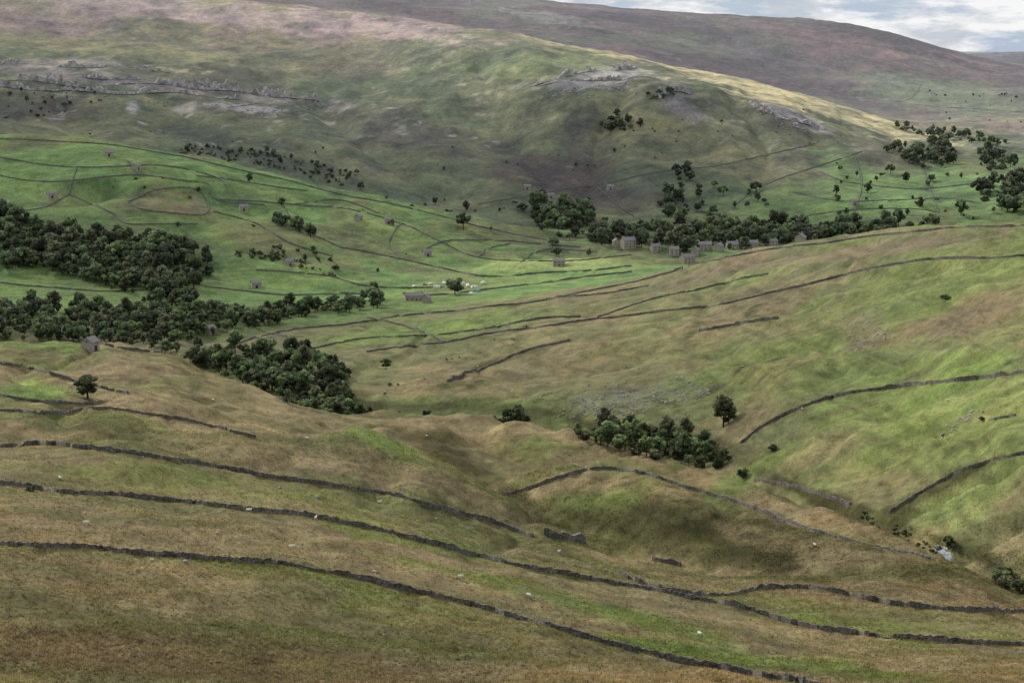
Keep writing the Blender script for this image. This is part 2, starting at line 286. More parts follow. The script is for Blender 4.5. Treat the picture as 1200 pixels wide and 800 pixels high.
# ------------------------------------------------------------ trees
def tree_mesh(name,seed,wide=.42,low=.12,nc=20,per=60,col=(.045,.062,.028),leaf=.045,trunk=.035):
    r=np.random.default_rng(seed);vs=[];fs=[];cs=[];col=np.array(col)*2.0
    def cyl(p0,p1,r0,r1,n=6):
        p0=np.array(p0,float);p1=np.array(p1,float);d=p1-p0;d/=np.linalg.norm(d)
        a=np.cross(d,[.3,.9,.1]);a/=np.linalg.norm(a);b_=np.cross(d,a);k=len(vs)
        for p,rr in ((p0,r0),(p1,r1)):
            for i in range(n):
                t=2*math.pi*i/n;vs.append(p+rr*(math.cos(t)*a+math.sin(t)*b_));cs.append((.07,.06,.048))
        for i in range(n): fs.append((k+i,k+(i+1)%n,k+n+(i+1)%n,k+n+i))
    cyl((0,0,-.06),(0.01,0,low+.15),trunk,trunk*.6);cyl((0.01,0,low+.15),(-.02,.02,.8),trunk*.6,.008)
    for i in range(nc):
        while True:
            p=r.uniform(-1,1,3)
            if .25<np.linalg.norm(p)<1: break
        p=p*np.array([wide*.8,wide*.8,(1-low)/2*.82])
        cz=low+(1-low)*.5
        taper=1-.35*max(0,p[2]/((1-low)/2))
        c=np.array([p[0]*taper,p[1]*taper,cz+p[2]])
        if i<7: cyl((0,0,min(c[2]*.55,low+.25)),c,trunk*.42,.006,5)
        R=r.uniform(.10,.17)*(wide/.42)**.5;sh=r.uniform(.4,1.6)
        for j in range(per):
            d=r.normal(size=3);d/=np.linalg.norm(d);rad=R*r.uniform(.45,1.08)
            q_=c+d*rad*np.array([1,1,.8]);s=leaf*r.uniform(.55,1.15)
            a=r.normal(size=3);a/=np.linalg.norm(a);b_=np.cross(a,d+.4*r.normal(size=3));b_/=(np.linalg.norm(b_)+1e-6)
            k=len(vs)
            for e,f_ in ((-1,-.7),(1,-.8),(.8,1),(-.9,.8)): vs.append(q_+s*(e*a+f_*b_))
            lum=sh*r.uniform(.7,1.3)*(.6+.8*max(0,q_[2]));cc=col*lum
            cs+= [cc]*4;fs.append((k,k+1,k+2,k+3))
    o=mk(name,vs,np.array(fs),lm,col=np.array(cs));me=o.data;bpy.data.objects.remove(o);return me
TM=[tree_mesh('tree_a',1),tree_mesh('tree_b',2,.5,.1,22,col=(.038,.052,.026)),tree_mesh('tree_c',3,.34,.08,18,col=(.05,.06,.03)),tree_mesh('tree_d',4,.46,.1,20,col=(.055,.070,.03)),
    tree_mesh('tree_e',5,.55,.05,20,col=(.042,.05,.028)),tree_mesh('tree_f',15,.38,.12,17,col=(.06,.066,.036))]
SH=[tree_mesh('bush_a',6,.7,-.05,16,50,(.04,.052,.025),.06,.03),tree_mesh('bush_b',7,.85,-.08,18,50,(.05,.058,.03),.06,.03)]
def put(me,p,hh,name,parent=None,sx=1.):
    o=bpy.data.objects.new(name,me);o.location=p;o.rotation_euler=(0,0,random.uniform(0,6.28));s=hh
    o.scale=(s*sx*random.uniform(.9,1.15),s*sx*random.uniform(.9,1.15),s);return link(o,parent)
def inpoly(x,y,P):
    c=False;j=len(P)-1
    for i in range(len(P)):
        if (P[i][1]>y)!=(P[j][1]>y) and x<(P[j][0]-P[i][0])*(y-P[i][1])/(P[j][1]-P[i][1])+P[i][0]: c=not c
        j=i
    return c
def wood(name,P,n,px,dmin=200,dmax=30000,bush=.15,gap=.0):
    e=bpy.data.objects.new(name,None);link(e);xs=[p[0] for p in P];ys=[p[1] for p in P];k=0;t=0
    while k<n and t<n*30:
        t+=1;u=random.uniform(min(xs),max(xs));v=random.uniform(min(ys),max(ys))
        if not inpoly(u,v,P): continue
        p=spot(u,v,dmin,dmax)
        if p is None: continue
        if gap and float(vn(p.x/45,p.y/45,5))<gap: continue
        hh=px*random.choice((random.uniform(.45,.8),random.uniform(.7,1.3)))*p.y/F
        if random.random()<bush: put(random.choice(SH),p,hh*.5,'bush_%d'%k,e)
        else: put(random.choice(TM),p,hh,'tree_%d'%k,e)
        k+=1
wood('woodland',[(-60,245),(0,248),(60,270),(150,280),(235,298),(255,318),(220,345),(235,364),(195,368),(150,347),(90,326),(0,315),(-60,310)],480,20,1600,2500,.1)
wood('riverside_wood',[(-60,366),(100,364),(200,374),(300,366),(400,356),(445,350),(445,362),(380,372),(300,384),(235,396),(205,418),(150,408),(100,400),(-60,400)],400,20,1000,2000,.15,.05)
wood('beck_wood',[(222,425),(260,410),(300,422),(345,418),(400,428),(420,442),(395,462),(345,470),(300,462),(250,440)],130,24,900,1500,.2,.1)
wood('beck_trees',[(335,470),(400,468),(435,488),(430,496),(370,500),(330,485)],60,24,880,1300,.3)
wood('gully_wood',[(668,508),(720,505),(770,507),(845,520),(858,535),(842,552),(780,545),(700,522)],110,25,740,1100,.4,.1)
wood('village_trees',[(622,255),(655,245),(690,262),(760,270),(850,262),(1000,268),(1090,262),(1095,276),(960,286),(860,290),(760,292),(700,288),(640,278)],260,17,1900,3200,.2,.22)
wood('village_copse',[(622,262),(630,245),(665,240),(690,258),(690,272),(640,272)],42,20,1900,3000,.1)
wood('village_gardens',[(760,282),(860,270),(960,270),(1090,266),(1090,274),(940,290),(800,296)],90,16,1700,2700,.2)
wood('hamlet_trees',[(790,200),(830,215),(900,225),(900,250),(800,262),(770,250)],40,15,2300,3300,.2,.2)
wood('hillside_wood',[(1035,178),(1060,172),(1105,168),(1120,196),(1080,198)],60,14,2600,4200,.1)
wood('lane_trees',[(1050,142),(1100,152),(1180,168),(1180,176),(1100,165),(1050,152)],60,9,3000,5600,.2)
wood('valley_trees',[(1140,222),(1200,212),(1290,212),(1290,255),(1200,255),(1150,240)],120,17,2400,3600,.1,.1)
wood('moor_edge_trees',[(1145,180),(1180,178),(1200,195),(1160,205)],22,14,2600,4500,.2)
wood('hedgerow_trees',[(980,190),(1200,180),(1200,262),(960,262)],44,10,2450,4200,.3)
wood('dale_head_trees',[(1080,105),(1260,115),(1260,160),(1090,145)],45,3.5,4300,7000,.5)
wood('scar_clump',[(703,150),(720,135),(752,145),(748,156),(715,156)],24,12,2800,3600,.3)
wood('scar_bushes',[(755,112),(790,106),(792,115),(757,120)],16,8,2800,3700,.5)
wood('hillside_scrub',[(205,168),(300,175),(420,205),(415,222),(330,200),(215,188)],150,6.5,2500,3500,.7,.25)
wood('cliff_scrub',[(-20,100),(60,105),(130,112),(120,135),(0,140)],30,7,2900,3600,.6,.3)
wood('field_scrub',[(265,280),(300,272),(400,310),(390,330),(330,310),(270,300)],60,10,1700,2500,.7,.3)
wood('field_trees',[(320,255),(372,270),(368,280),(320,262)],24,13,1700,2600,.2)
wood('rough_scrub',[(572,492),(600,484),(624,498),(620,500),(575,498)],30,15,840,1300,.5)
wood('stream_bushes',[(1000,600),(1030,605),(1105,645),(1095,650),(1030,622)],22,10,560,900,.9)
wood('slope_scrub',[(440,455),(620,380),(640,384),(450,466)],18,5,900,1700,.9)
wood('upland_bushes',[(450,235),(700,235),(700,252),(450,252)],26,8,2400,3300,.5)
wood('scattered_hill_bushes',[(0,140),(450,170),(1000,120),(1000,200),(450,200),(0,150)],60,4,2700,3700,.8)
wood('scattered_field_trees',[(0,180),(300,210),(520,250),(640,290),(420,330),(100,240)],12,7,1700,2500,.5)
for (u,v,px,nm,d0,w) in [(103,467,31,'hawthorn_tree',400,1.35),(848,500,38,'ash_tree',840,1),(543,269,22,'sycamore_tree',1800,.95),(533,345,22,'sycamore_tree',1500,1.15),(452,432,13,'hawthorn_tree',900,1.2),
    (400,466,24,'ash_tree',900,1),(330,242,11,'hawthorn_tree',1800,1),(293,214,13,'hawthorn_tree',1800,1),(870,561,14,'hawthorn_tree',620,1.2),(1112,643,17,'hawthorn_tree',560,1.2),
    (500,489,10,'hawthorn_tree',850,1.3),(465,489,9,'hawthorn_tree',850,1.5),(232,412,18,'ash_tree',950,1),(55,395,26,'ash_tree',1000,1),(612,248,12,'rowan_tree',2000,1),(546,247,12,'rowan_tree',2400,1),
    (1126,253,20,'sycamore_tree',2400,1),(1162,190,18,'sycamore_tree',2600,1),(1108,352,8,'gorse_bush',700,1.3),(1062,214,13,'rowan_tree',2400,1),(648,290,14,'sycamore_tree',1900,1),(652,300,12,'rowan_tree',1900,1),
    (423,222,10,'rowan_tree',2400,1),(460,265,9,'rowan_tree',1900,1),(510,240,10,'rowan_tree',2450,1),(37,350,13,'ash_tree',1600,1),(690,300,9,'rowan_tree',1900,1),(1150,492,5,'gorse_bush',600,1.5),(1178,686,24,'willow_bush',480,1.3),(1205,696,26,'willow_bush',480,1.3),(36,575,7,'gorse_bush',300,1.3),(905,528,9,'gorse_bush',700,1.2)]:
    p=spot(u,v,d0)
    if p: put(random.choice(SH if 'bush' in nm else TM),p,px*p.y/F*(1.0),nm,None,w)
# ------------------------------------------------------------ dry stone walls
def ground_z(p):
    u=600+F*p[0]/max(1,(p[1]*cp-p[2]*sp)); x,y,z,_=column(u); return float(np.interp(p[1],y,z))
def ribbon(name,pts,H,W,mat,jit,sink=.5,seg=1.,top=.75,fade=False):
    L=[pts[0]];
    for a,b_ in zip(pts[:-1],pts[1:]):
        n=max(1,int((b_-a).length/seg))
        for k in range(1,n+1): L.append(a.lerp(b_,k/n))
    vs=[];fs=[];wob=np.cumsum(rng.normal(0,.05,len(L)));wob-=np.linspace(0,wob[-1],len(L))
    dip=0
    for i,p in enumerate(L):
        d=(L[min(i+1,len(L)-1)]-L[max(i-1,0)]);d.z=0
        if d.length<1e-6:d=Vector((1,0,0))
        d.normalize();n=Vector((-d.y,d.x,0));q_=p+n*float(np.clip(wob[i],-1,1));hh=H*(1+random.uniform(-jit,jit));gz=ground_z(q_)
        g=q_.copy();g.z=gz
        hh*=.75+.5*float(vn(p.x/9,p.y/9,8))
        if dip>0: dip-=1;hh*=.35
        elif random.random()<.006: dip=random.randint(1,5)
        if fade: hh=hh*min(1,max(-.4,3.2*(float(vn(p.x/28,p.y/28,6))-.3)))
        for s,zz in ((-W,-sink),(-W*top*random.uniform(.85,1.1),hh),(W*top*random.uniform(.85,1.1),hh*random.uniform(.95,1.05)),(W,-sink)): vs.append(g+n*s*.5+Vector((0,0,zz)))
        if i:
            k=4*i
            fs+=[(k-4,k,k+1,k-3),(k-3,k+1,k+2,k-2),(k-2,k+2,k+3,k-1)]
    fs+=[(0,1,2,3),(4*len(L)-1,4*len(L)-2,4*len(L)-3,4*len(L)-4)]
    return mk(name,vs,fs,mat)
def wall(P,H=1.35,W=.75,d0=200,step=4,name='dry_stone_wall',mat=None,jit=.16,seg=None,wobpx=.8,fade=False):
    pts=[];run=[]
    ph=random.uniform(0,100)
    for i,(u,v) in enumerate(catm(P,step)):
        v2=v+wobpx*math.sin(ph+u/17.)*.7+wobpx*math.sin(ph*2+u/41.)
        p=spot(u,v2,d0)
        if p is None: continue
        if run and (p-run[-1]).length>max(12,abs(p.y)*.035):
            if len(run)>3: pts.append(run)
            run=[]
        run.append(p)
    if len(run)>3: pts.append(run)
    for r in pts:
        rr=[r[0]]+[ (r[i-1]+r[i]*2+r[i+1])/4 for i in range(1,len(r)-1)]+[r[-1]]
        ribbon(name,rr,H,W,mat or wm,jit,seg=seg or max(.7,rr[0].y/500),fade=fade)
wall([(-120,634),(0,639),(90,642),(180,650),(300,660),(400,674),(500,697),(600,723),(700,750),(800,776),(900,794),(960,805),(1060,840)],.9,.6,jit=.22)
wall([(-120,558),(0,567),(60,575),(130,581),(200,588),(300,598),(370,607),(440,622),(520,641),(600,661),(680,678),(760,691),(860,710),(920,729),(980,741),(1080,750),(1200,758),(1350,764)],1.05,.6,jit=.22)
wall([(728,672),(750,684),(790,695),(850,698),(900,690),(960,691),(1020,705),(1100,715),(1200,717),(1350,724)],1.05,.6,jit=.22)
wall([(-120,518),(0,524),(70,522),(150,531),(240,546),(310,558),(380,567),(450,579),(520,598),(570,611),(625,628)],1.15,.6,jit=.22)
wall([(580,582),(620,574),(660,560),(700,549),(750,554),(800,569),(860,589),(900,603),(960,624),(1020,640),(1090,656)],1.1,d0=540)
wall([(640,628),(690,634)],1.8,2.,jit=.3);wall([(765,655),(798,664)],1.2,jit=.3)
wall([(-100,482),(0,481),(60,485),(110,479),(180,487),(250,500),(300,512)],.9)
wall([(-100,425),(0,428),(60,438),(110,453),(150,462)],1.1);wall([(0,462),(50,472),(110,474)],.9);wall([(110,402),(160,410),(190,413)],1.1)
wall([(868,520),(900,496),(960,471),(1040,454),(1120,446),(1200,438),(1330,425)],1.5,1.0,800)
wall([(820,387),(860,381),(912,374)],1.9,1.2,900,jit=.3)
wall([(545,437),(580,427),(620,411),(668,399)],1.3,1.,900);wall([(525,447),(545,440)],2.6,2.,900,jit=.3)
M=dict(H=1.15,W=.9,d0=950)
for w in [[(430,412),(520,402),(600,387),(700,374),(830,359),(950,332),(1040,312),(1100,304),(1200,300),(1330,290)],[(790,317),(880,297),(1000,280),(1100,270),(1200,264)],
 [(250,414),(320,391),(400,380),(470,371),(600,357),(740,331),(800,317)],[(470,394),(560,387),(620,376),(680,372)],[(270,425),(350,412),(420,398),(500,392)],[(700,372),(760,352),(820,338),(900,322)],[(430,372),(480,383),(520,402)],[(640,352),(700,345),(760,335)],[(320,391),(345,400),(350,412)]]: wall(w,**M)
wall([(885,562),(940,573),(1000,592),(1022,604)],1.2,1.,720);wall([(1042,602),(1075,580),(1110,560),(1160,542),(1200,532),(1290,515)],1.1,.9,600)
wall([(1160,492),(1190,486)],1.0,.9,600)
LW=[[(-60,158),(0,163),(100,167),(200,182),(250,193),(320,207),(400,228),(500,249),(560,265),(640,281)],
 [(0,186),(90,197),(180,193),(250,207),(265,218)],[(0,205),(60,214),(150,206),(215,211),(246,216),(255,235),(310,240)],[(150,236),(185,223),(232,224),(240,252),(168,246),(150,236)],
 [(80,228),(130,250),(152,264),(232,262)],[(255,235),(330,239),(400,244),(470,262),(520,287),(560,302),(640,306),(740,300)],[(345,240),(400,236),(445,250)],
 [(400,290),(470,303),(560,324),(640,320),(740,312)],[(500,291),(530,281),(610,285),(680,290)],[(230,205),(300,216),(360,225)],[(330,239),(350,265),(400,290)],[(250,250),(300,262),(340,285),(390,300)],
 [(560,302),(575,290),(600,285)],[(470,262),(455,285),(470,303)],[(0,250),(50,245),(80,228)],[(300,318),(380,322),(430,335),(520,338)],[(240,335),(330,345),(440,345)],[(610,307),(640,292),(700,296)],[(480,348),(560,342),(640,330),(740,318)],
 [(0,330),(60,338),(130,342),(200,338)],[(150,190),(160,205)],[(90,197),(80,228)]]
for w in LW: wall(w,1.2,1.,1600,3)
FW=[[(560,240),(640,225),(700,218),(760,205),(860,190),(960,167)],[(860,240),(900,215),(960,195),(1010,178)],[(960,200),(1000,215),(1080,222),(1150,215)],[(900,262),(960,250),(1060,245),(1100,250)],[(1000,178),(1010,215),(1000,250)],
 [(1080,190),(1090,222),(1100,250)],[(760,205),(800,240),(850,255)],[(1040,235),(1100,232),(1150,240)],[(930,225),(980,235),(1040,235)],[(700,218),(730,245),(760,262)],
 [(1050,145),(1100,158),(1170,172),(1240,180)]]
for w in FW: wall(w,1.2,1.2,2420,3)
for w in [[(1060,120),(1130,128),(1200,132)],[(1000,112),(1060,120),(1080,100)]]: wall(w,.9,1.5,3000,3)
# limestone scars
def scar(P,H,d0=2800,jit=.8):
    wall(P,H,9,d0,3,'limestone_scar',lime,jit,2.5,2.2,True)
scar([(-60,96),(0,96),(60,97),(120,99),(180,97),(240,104),(300,110),(372,117)],9);scar([(-40,77),(60,74),(130,80),(200,86)],6);scar([(0,104),(80,106),(180,108),(280,118)],6);scar([(100,92),(200,98),(330,112)],5)
scar([(620,98),(650,90),(690,84),(745,80)],7);scar([(630,104),(690,94),(740,92)],5);scar([(770,112),(790,104),(810,110)],8);scar([(880,120),(920,136),(965,152)],5);scar([(265,126),(310,124)],4)
# ------------------------------------------------------------ stones
def stones(name,P,n,s0,s1,d0,d1,mat=lime):
    xs=[p[0] for p in P];ys=[p[1] for p in P];vs=[];fs=[];k=0;t=0
    base=np.array([[-1,-1,-1],[1,-1,-1],[1,1,-1],[-1,1,-1],[-1,-1,1],[1,-1,1],[1,1,1],[-1,1,1]],float)
    while k<n and t<n*20:
        t+=1;u=random.uniform(min(xs),max(xs));v=random.uniform(min(ys),max(ys))
        if not inpoly(u,v,P):continue
        p=spot(u,v,d0,d1)
        if p is None or float(fbm(p.x/22,p.y/22,3,3))<.38+.3*random.random(): continue
        s=s0+(s1-s0)*random.random()**2.5;a=random.uniform(0,3);b_=base*(1+rng.uniform(-.4,.4,(8,3)))*np.array([s,s*.8,s*.6])*.5
        R=np.array([[math.cos(a),-math.sin(a),0],[math.sin(a),math.cos(a),0],[0,0,1]])
        o=len(vs);vs+=list(b_@R.T+np.array(p)+[0,0,s*.05]);fs+=[(o,o+3,o+2,o+1),(o+4,o+5,o+6,o+7),(o,o+1,o+5,o+4),(o+1,o+2,o+6,o+5),(o+2,o+3,o+7,o+6),(o+3,o,o+4,o+7)];k+=1
    if vs: mk(name,vs,np.array(fs),mat)
stones('scree',[(600,472),(690,446),(800,440),(840,462),(720,492),(620,492)],620,.4,1.5,860,1500)
stones('scree',[(980,365),(1030,352),(1045,400),(1000,412)],110,.4,1.3,700,1500);stones('scree',[(1060,530),(1140,480),(1190,486),(1150,500)],60,.4,1.1,560,1200)
stones('scree',[(620,112),(740,92),(750,110),(650,120)],260,1,4,2900,3700);stones('scree',[(120,112),(380,118),(400,140),(140,138)],300,1,4,2900,3600)
stones('scree',[(880,125),(960,150),(940,158),(890,135)],160,1,4,2900,3700);stones('boulders',[(0,500),(640,600),(800,720),(0,640)],90,.3,.8,300,800)
# ------------------------------------------------------------ water
def water(P,w,d0):
    mt,nt,b=newmat('stream_water');g=nt.nodes.new('ShaderNodeNewGeometry');n=noise(nt,g.outputs['Position'],1.5,4)
    cr=nt.nodes.new('ShaderNodeValToRGB');cr.color_ramp.elements[0].position=.48;cr.color_ramp.elements[1].position=.75;cr.color_ramp.elements[0].color=(.09,.12,.15,1);cr.color_ramp.elements[1].color=(.4,.42,.45,1)
    nt.links.new(n.outputs[0],cr.inputs[0]);nt.links.new(cr.outputs[0],b.inputs['Base Color']);b.inputs['Roughness'].default_value=.5;b.inputs['Specular IOR Level'].default_value=.25
    vs=[];fs=[];pts=[p for p in (spot(u,v,d0) for u,v in catm(P,2)) if p and p.y<680]
    pts.sort(key=lambda p:-p.y)
    for k in range(3): pts=[pts[0]]+[(pts[i-1]+pts[i]+pts[i+1])/3 for i in range(1,len(pts)-1)]+[pts[-1]]
    for i,p in enumerate(pts):
        d=pts[min(i+1,len(pts)-1)]-pts[max(i-1,0)];n_=Vector((-d.y,d.x,0)).normalized();ww=w*random.uniform(.8,1.15)
        for s in (-1,-.33,.33,1):
            g_=p+n_*s*ww*.5;g_.z=ground_z(g_)+.12;vs.append(g_)
        if i: 
            for j in range(3): k=4*i+j;fs.append((k-4,k-3,k+1,k))
    mk('stream',vs,fs,mt)
water([(1096,640),(1104,644),(1111,650),(1114,656),(1117,662),(1119,668),(1123,678)],2.2,545)
# ------------------------------------------------------------ buildings
def boxv(x0,x1,y0,y1,z0,z1): return [(x0,y0,z0),(x1,y0,z0),(x1,y1,z0),(x0,y1,z0),(x0,y0,z1),(x1,y0,z1),(x1,y1,z1),(x0,y1,z1)]
BF=[(0,3,2,1),(4,5,6,7),(0,1,5,4),(1,2,6,5),(2,3,7,6),(3,0,4,7)]
def boxes(name,L,mat,par):
    vs=[];fs=[]
    for bx in L:
        k=len(vs);vs+=boxv(*bx);fs+=[tuple(i+k for i in f_) for f_ in BF]
    return mk(name,vs,fs,mat,par)
def house(name,u,v,L,W,H,yaw,d0=1000,kind='barn',wallm=None):
    p=spot(u,v,d0)
    if p is None:return
    e=bpy.data.objects.new(name,None);link(e);e.location=p;e.rotation_euler=(0,0,math.radians(yaw));h=W*.36;l,w=L/2,W/2
    vs=[(-l,-w,-1.5),(l,-w,-1.5),(l,w,-1.5),(-l,w,-1.5),(-l,-w,H),(l,-w,H),(l,w,H),(-l,w,H),(-l,0,H+h),(l,0,H+h)]
    mk('walls',vs,[(0,1,5,4),(2,3,7,6),(1,2,6,9,5),(3,0,4,8,7),(0,3,2,1)],wallm or stonem,e)
    o=.35;t=.22;rz=h/w
    for sgn,nm in ((-1,'roof_front'),(1,'roof_back')):
        y1=sgn*(w+o);z1=H-o*rz
        a=[(-l-o,y1,z1+.02),(l+o,y1,z1+.02),(l+o,0,H+h+.02),(-l-o,0,H+h+.02)];vv=a+[(x,y,z+t) for x,y,z in a]
        mk(nm,vv,BF,roofm,e)
    wn=[];n=max(1,int(L/4))
    if kind=='house':
        for zz in (.9,3.4):
            if zz+1.2<H:
                for i in range(n):
                    x=-l+L*(i+.5)/n
                    if zz<2 and i==n//2: continue
                    wn.append((x-.5,x+.5,-w-.04,-w+.05,zz,zz+1.2));wn.append((x-.5,x+.5,w-.05,w+.04,zz,zz+1.2))
        boxes('chimneys',[(-l-.05,-l+.9,-.5,.5,H+h-.5,H+h+1.3),(l-.9,l+.05,-.5,.5,H+h-.5,H+h+1.3)],stonem,e)
        x=-l+L*(n//2+.5)/n;boxes('door',[(x-.5,x+.5,-w-.05,-w+.05,-.1,2.0)],darkm,e)
    else:
        wn=[(-l-.04,-l+.05,-.4,.4,H-.3,H+.5),(l*.3,l*.3+.7,-w-.04,-w+.05,H-1.4,H-.6)];boxes('door',[(-1.1,1.1,-w-.05,-w+.05,-.1,2.6)],darkm,e)
    boxes('windows',wn,darkm,e)
house('field_barn',106,411,6,5.5,4.2,70,600)
for u,v,y in [(300,337,20),(246,391,60),(128,183,10),(160,199,60),(455,262,15),(338,311,40),(80,395,5),(60,232,30),(645,232,20),(618,222,0),(420,258,70),(500,300,30),(715,222,10),(1000,240,30),(285,247,20)]:
    house('field_barn',u,v,9,6.5,4.6,y,950 if v>380 else 1600)
for u,v,L,W,H,y in [(736,290,15,10,8,25),(722,288,10,7,5.5,100),(692,262,15,7,5.5,10),(708,262,9,7,5,70),(876,277,10,8,8,80),(805,308,14,9,6.5,30),(826,293,14,8,6.5,10),(842,294,11,8,6,60),(858,292,13,8,6,15),(880,291,15,8,6.5,5),(905,288,11,7,6,40),(938,286,10,7,5.5,70),(790,298,10,7,6,0),(815,299,11,7,6,80),(768,294,11,7,5.5,30),(485,352,16,7,4.5,10),(500,354,10,6,4,80),(655,311,12,7,5,0),(1035,272,10,7,5,20),(960,278,9,7,5,20),(870,264,9,6,5,30)]:
    house('stone_house',u,v,L,W,H,y,1500,'house')
# campsite
def caravan(u,v,y):
    p=spot(u,v,1500);e=bpy.data.objects.new('caravan',None);link(e);e.location=p;e.rotation_euler=(0,0,math.radians(y))
    prof=[(-3,.6),(-3.2,1.6),(-2.8,2.7),(2.7,2.7),(3.1,1.6),(2.9,.6)]
    vs=[(x,-1.15,z) for x,z in prof]+[(x,1.15,z) for x,z in prof];n=6
    mk('body',vs,[tuple(range(n)),tuple(range(2*n-1,n-1,-1))]+[(i,i+n,(i+1)%n+n,(i+1)%n) for i in range(n)],whitem,e)
    boxes('windows',[(-2.2,-.8,-1.18,-1.1,1.5,2.1),(.6,2.1,-1.18,-1.1,1.5,2.1)],darkm,e);boxes('wheels',[(-.6,0,-1.1,-.9,0,.6),(-.6,0,.9,1.1,0,.6),(3,4.2,-.06,.06,.45,.55)],darkm,e)
def tent(u,v,y,mt):
    p=spot(u,v,1500);e=bpy.data.objects.new('tent',None);link(e);e.location=p;e.rotation_euler=(0,0,math.radians(y));vs=[];fs=[]
    for i in range(9):
        a=math.pi*i/8
        for j,xx in enumerate((-2.4,-1.8,0,1.8,2.4)): k=(.25,.8,1,.8,.25)[j];vs.append((xx,-math.cos(a)*1.7*k,math.sin(a)*1.9*k))
    for i in range(8):
        for j in range(4): k=i*5+j;fs.append((k,k+1,k+6,k+5))
    mk('canopy',vs,fs,mt,e);mk('door_flap',[(2.3,-.5,.02),(2.3,.5,.02),(2.0,.3,1.1),(2.0,-.3,1.1)],[(0,1,2,3)],darkm,e)
def car(u,v,y,mt):
    p=spot(u,v,1500);e=bpy.data.objects.new('parked_car',None);link(e);e.location=p;e.rotation_euler=(0,0,math.radians(y))
    prof=[(-2.1,.4),(-2.15,.85),(-1.9,1.0),(-1.4,1.45),(.4,1.48),(1.1,1.0),(2.0,.85),(2.1,.4)];n=8
    vs=[(x,-.85*(1 if z<1.1 else .8),z) for x,z in prof]+[(x,.85*(1 if z<1.1 else .8),z) for x,z in prof]
    mk('body',vs,[tuple(range(n)),tuple(range(2*n-1,n-1,-1))]+[(i,i+n,(i+1)%n+n,(i+1)%n) for i in range(n)],mt,e)
    for wi,(x,y_) in enumerate(((-1.3,-.8),(1.3,-.8),(-1.3,.8),(1.3,.8))):
        c=[(x+.33*math.cos(a*math.pi/5),y_+s,.33+.33*math.sin(a*math.pi/5)) for s in (-.1,.1) for a in range(10)]
        mk('wheel_%d'%wi,c,[tuple(range(10)),tuple(range(19,9,-1))]+[(i,(i+1)%10,(i+1)%10+10,i+10) for i in range(10)],darkm,e)
for u,v,y in [(556,338,20),(548,336,100),(541,334,10),(566,333,60),(512,338,0)]: caravan(u,v,y)
for u,v,y,mt in [(530,334,10,tentm),(552,344,50,whitem),(520,332,70,whitem),(561,342,20,tentm)]: tent(u,v,y,mt)
for u,v,y,mt in [(498,334,10,bluem),(505,333,20,whitem),(480,338,0,bluem),(486,336,30,whitem),(473,344,90,bluem),(570,339,15,bluem)]: car(u,v,y,mt)
# ------------------------------------------------------------ sheep
def sheep_mesh(graze):
    hz=.25 if graze else .95
    Vx=[(0,0,.68,.25),(.3,0,.7,.26),(-.3,0,.68,.27),(-.52,0,.7,.17),(.5,0,.78,.17),(.66,0,.6 if graze else .92,.1),(.8,0,hz+.05,.085),(.9,0,hz-.06,.05)]
    E=[(0,1),(0,2),(2,3),(1,4),(4,5),(5,6),(6,7)]
    for s in (-1,1):
        k=len(Vx);Vx+=[(.4,s*.13,.45,.075),(.39,s*.13,.24,.045),(.41,s*.13,.02,.04)];E+=[(1,k),(k,k+1),(k+1,k+2)]
        k=len(Vx);Vx+=[(-.42,s*.14,.46,.09),(-.5,s*.14,.27,.045),(-.45,s*.14,.02,.04)];E+=[(2,k),(k,k+1),(k+1,k+2)]
        k=len(Vx);Vx+=[(.74,s*.12,hz+.1,.02)];E+=[(6,k)]
    k=len(Vx);Vx+=[(-.62,0,.55,.04)];E+=[(3,k)]
    me=bpy.data.meshes.new('sheep');me.from_pydata([v[:3] for v in Vx],E,[]);o=link(bpy.data.objects.new('tmp',me))
    md=o.modifiers.new('s','SKIN');sv=me.skin_vertices[0].data
    for i,v in enumerate(Vx): sv[i].radius=(v[3],v[3])
    sv[0].use_root=True
    o.modifiers.new('ss','SUBSURF').levels=1
    dg=bpy.context.evaluated_depsgraph_get();m2=bpy.data.meshes.new_from_object(o.evaluated_get(dg));bpy.data.objects.remove(o)
    m2.materials.clear();m2.materials.append(wool);m2.materials.append(blackm)
    for p in m2.polygons:
        c=p.center;p.material_index=1 if (c.x>.72 or c.z<.3 and c.x<.6) else 0;p.use_smooth=True
    return m2
SM=[sheep_mesh(True),sheep_mesh(False)]
for u,v in [(342,643),(292,600),(370,609),(540,678),(70,562),(101,615),(445,590),(210,540),(500,512),(820,745),(620,700),(955,640),(1020,500),(1090,400),(940,480),(870,430),(1110,470),(600,460),(560,430),(360,515),(250,470),(655,648)]:
    p=spot(u,v,300)
    if p: o=bpy.data.objects.new('sheep',random.choice(SM));o.location=p;o.rotation_euler=(0,0,random.uniform(0,6.3));link(o)
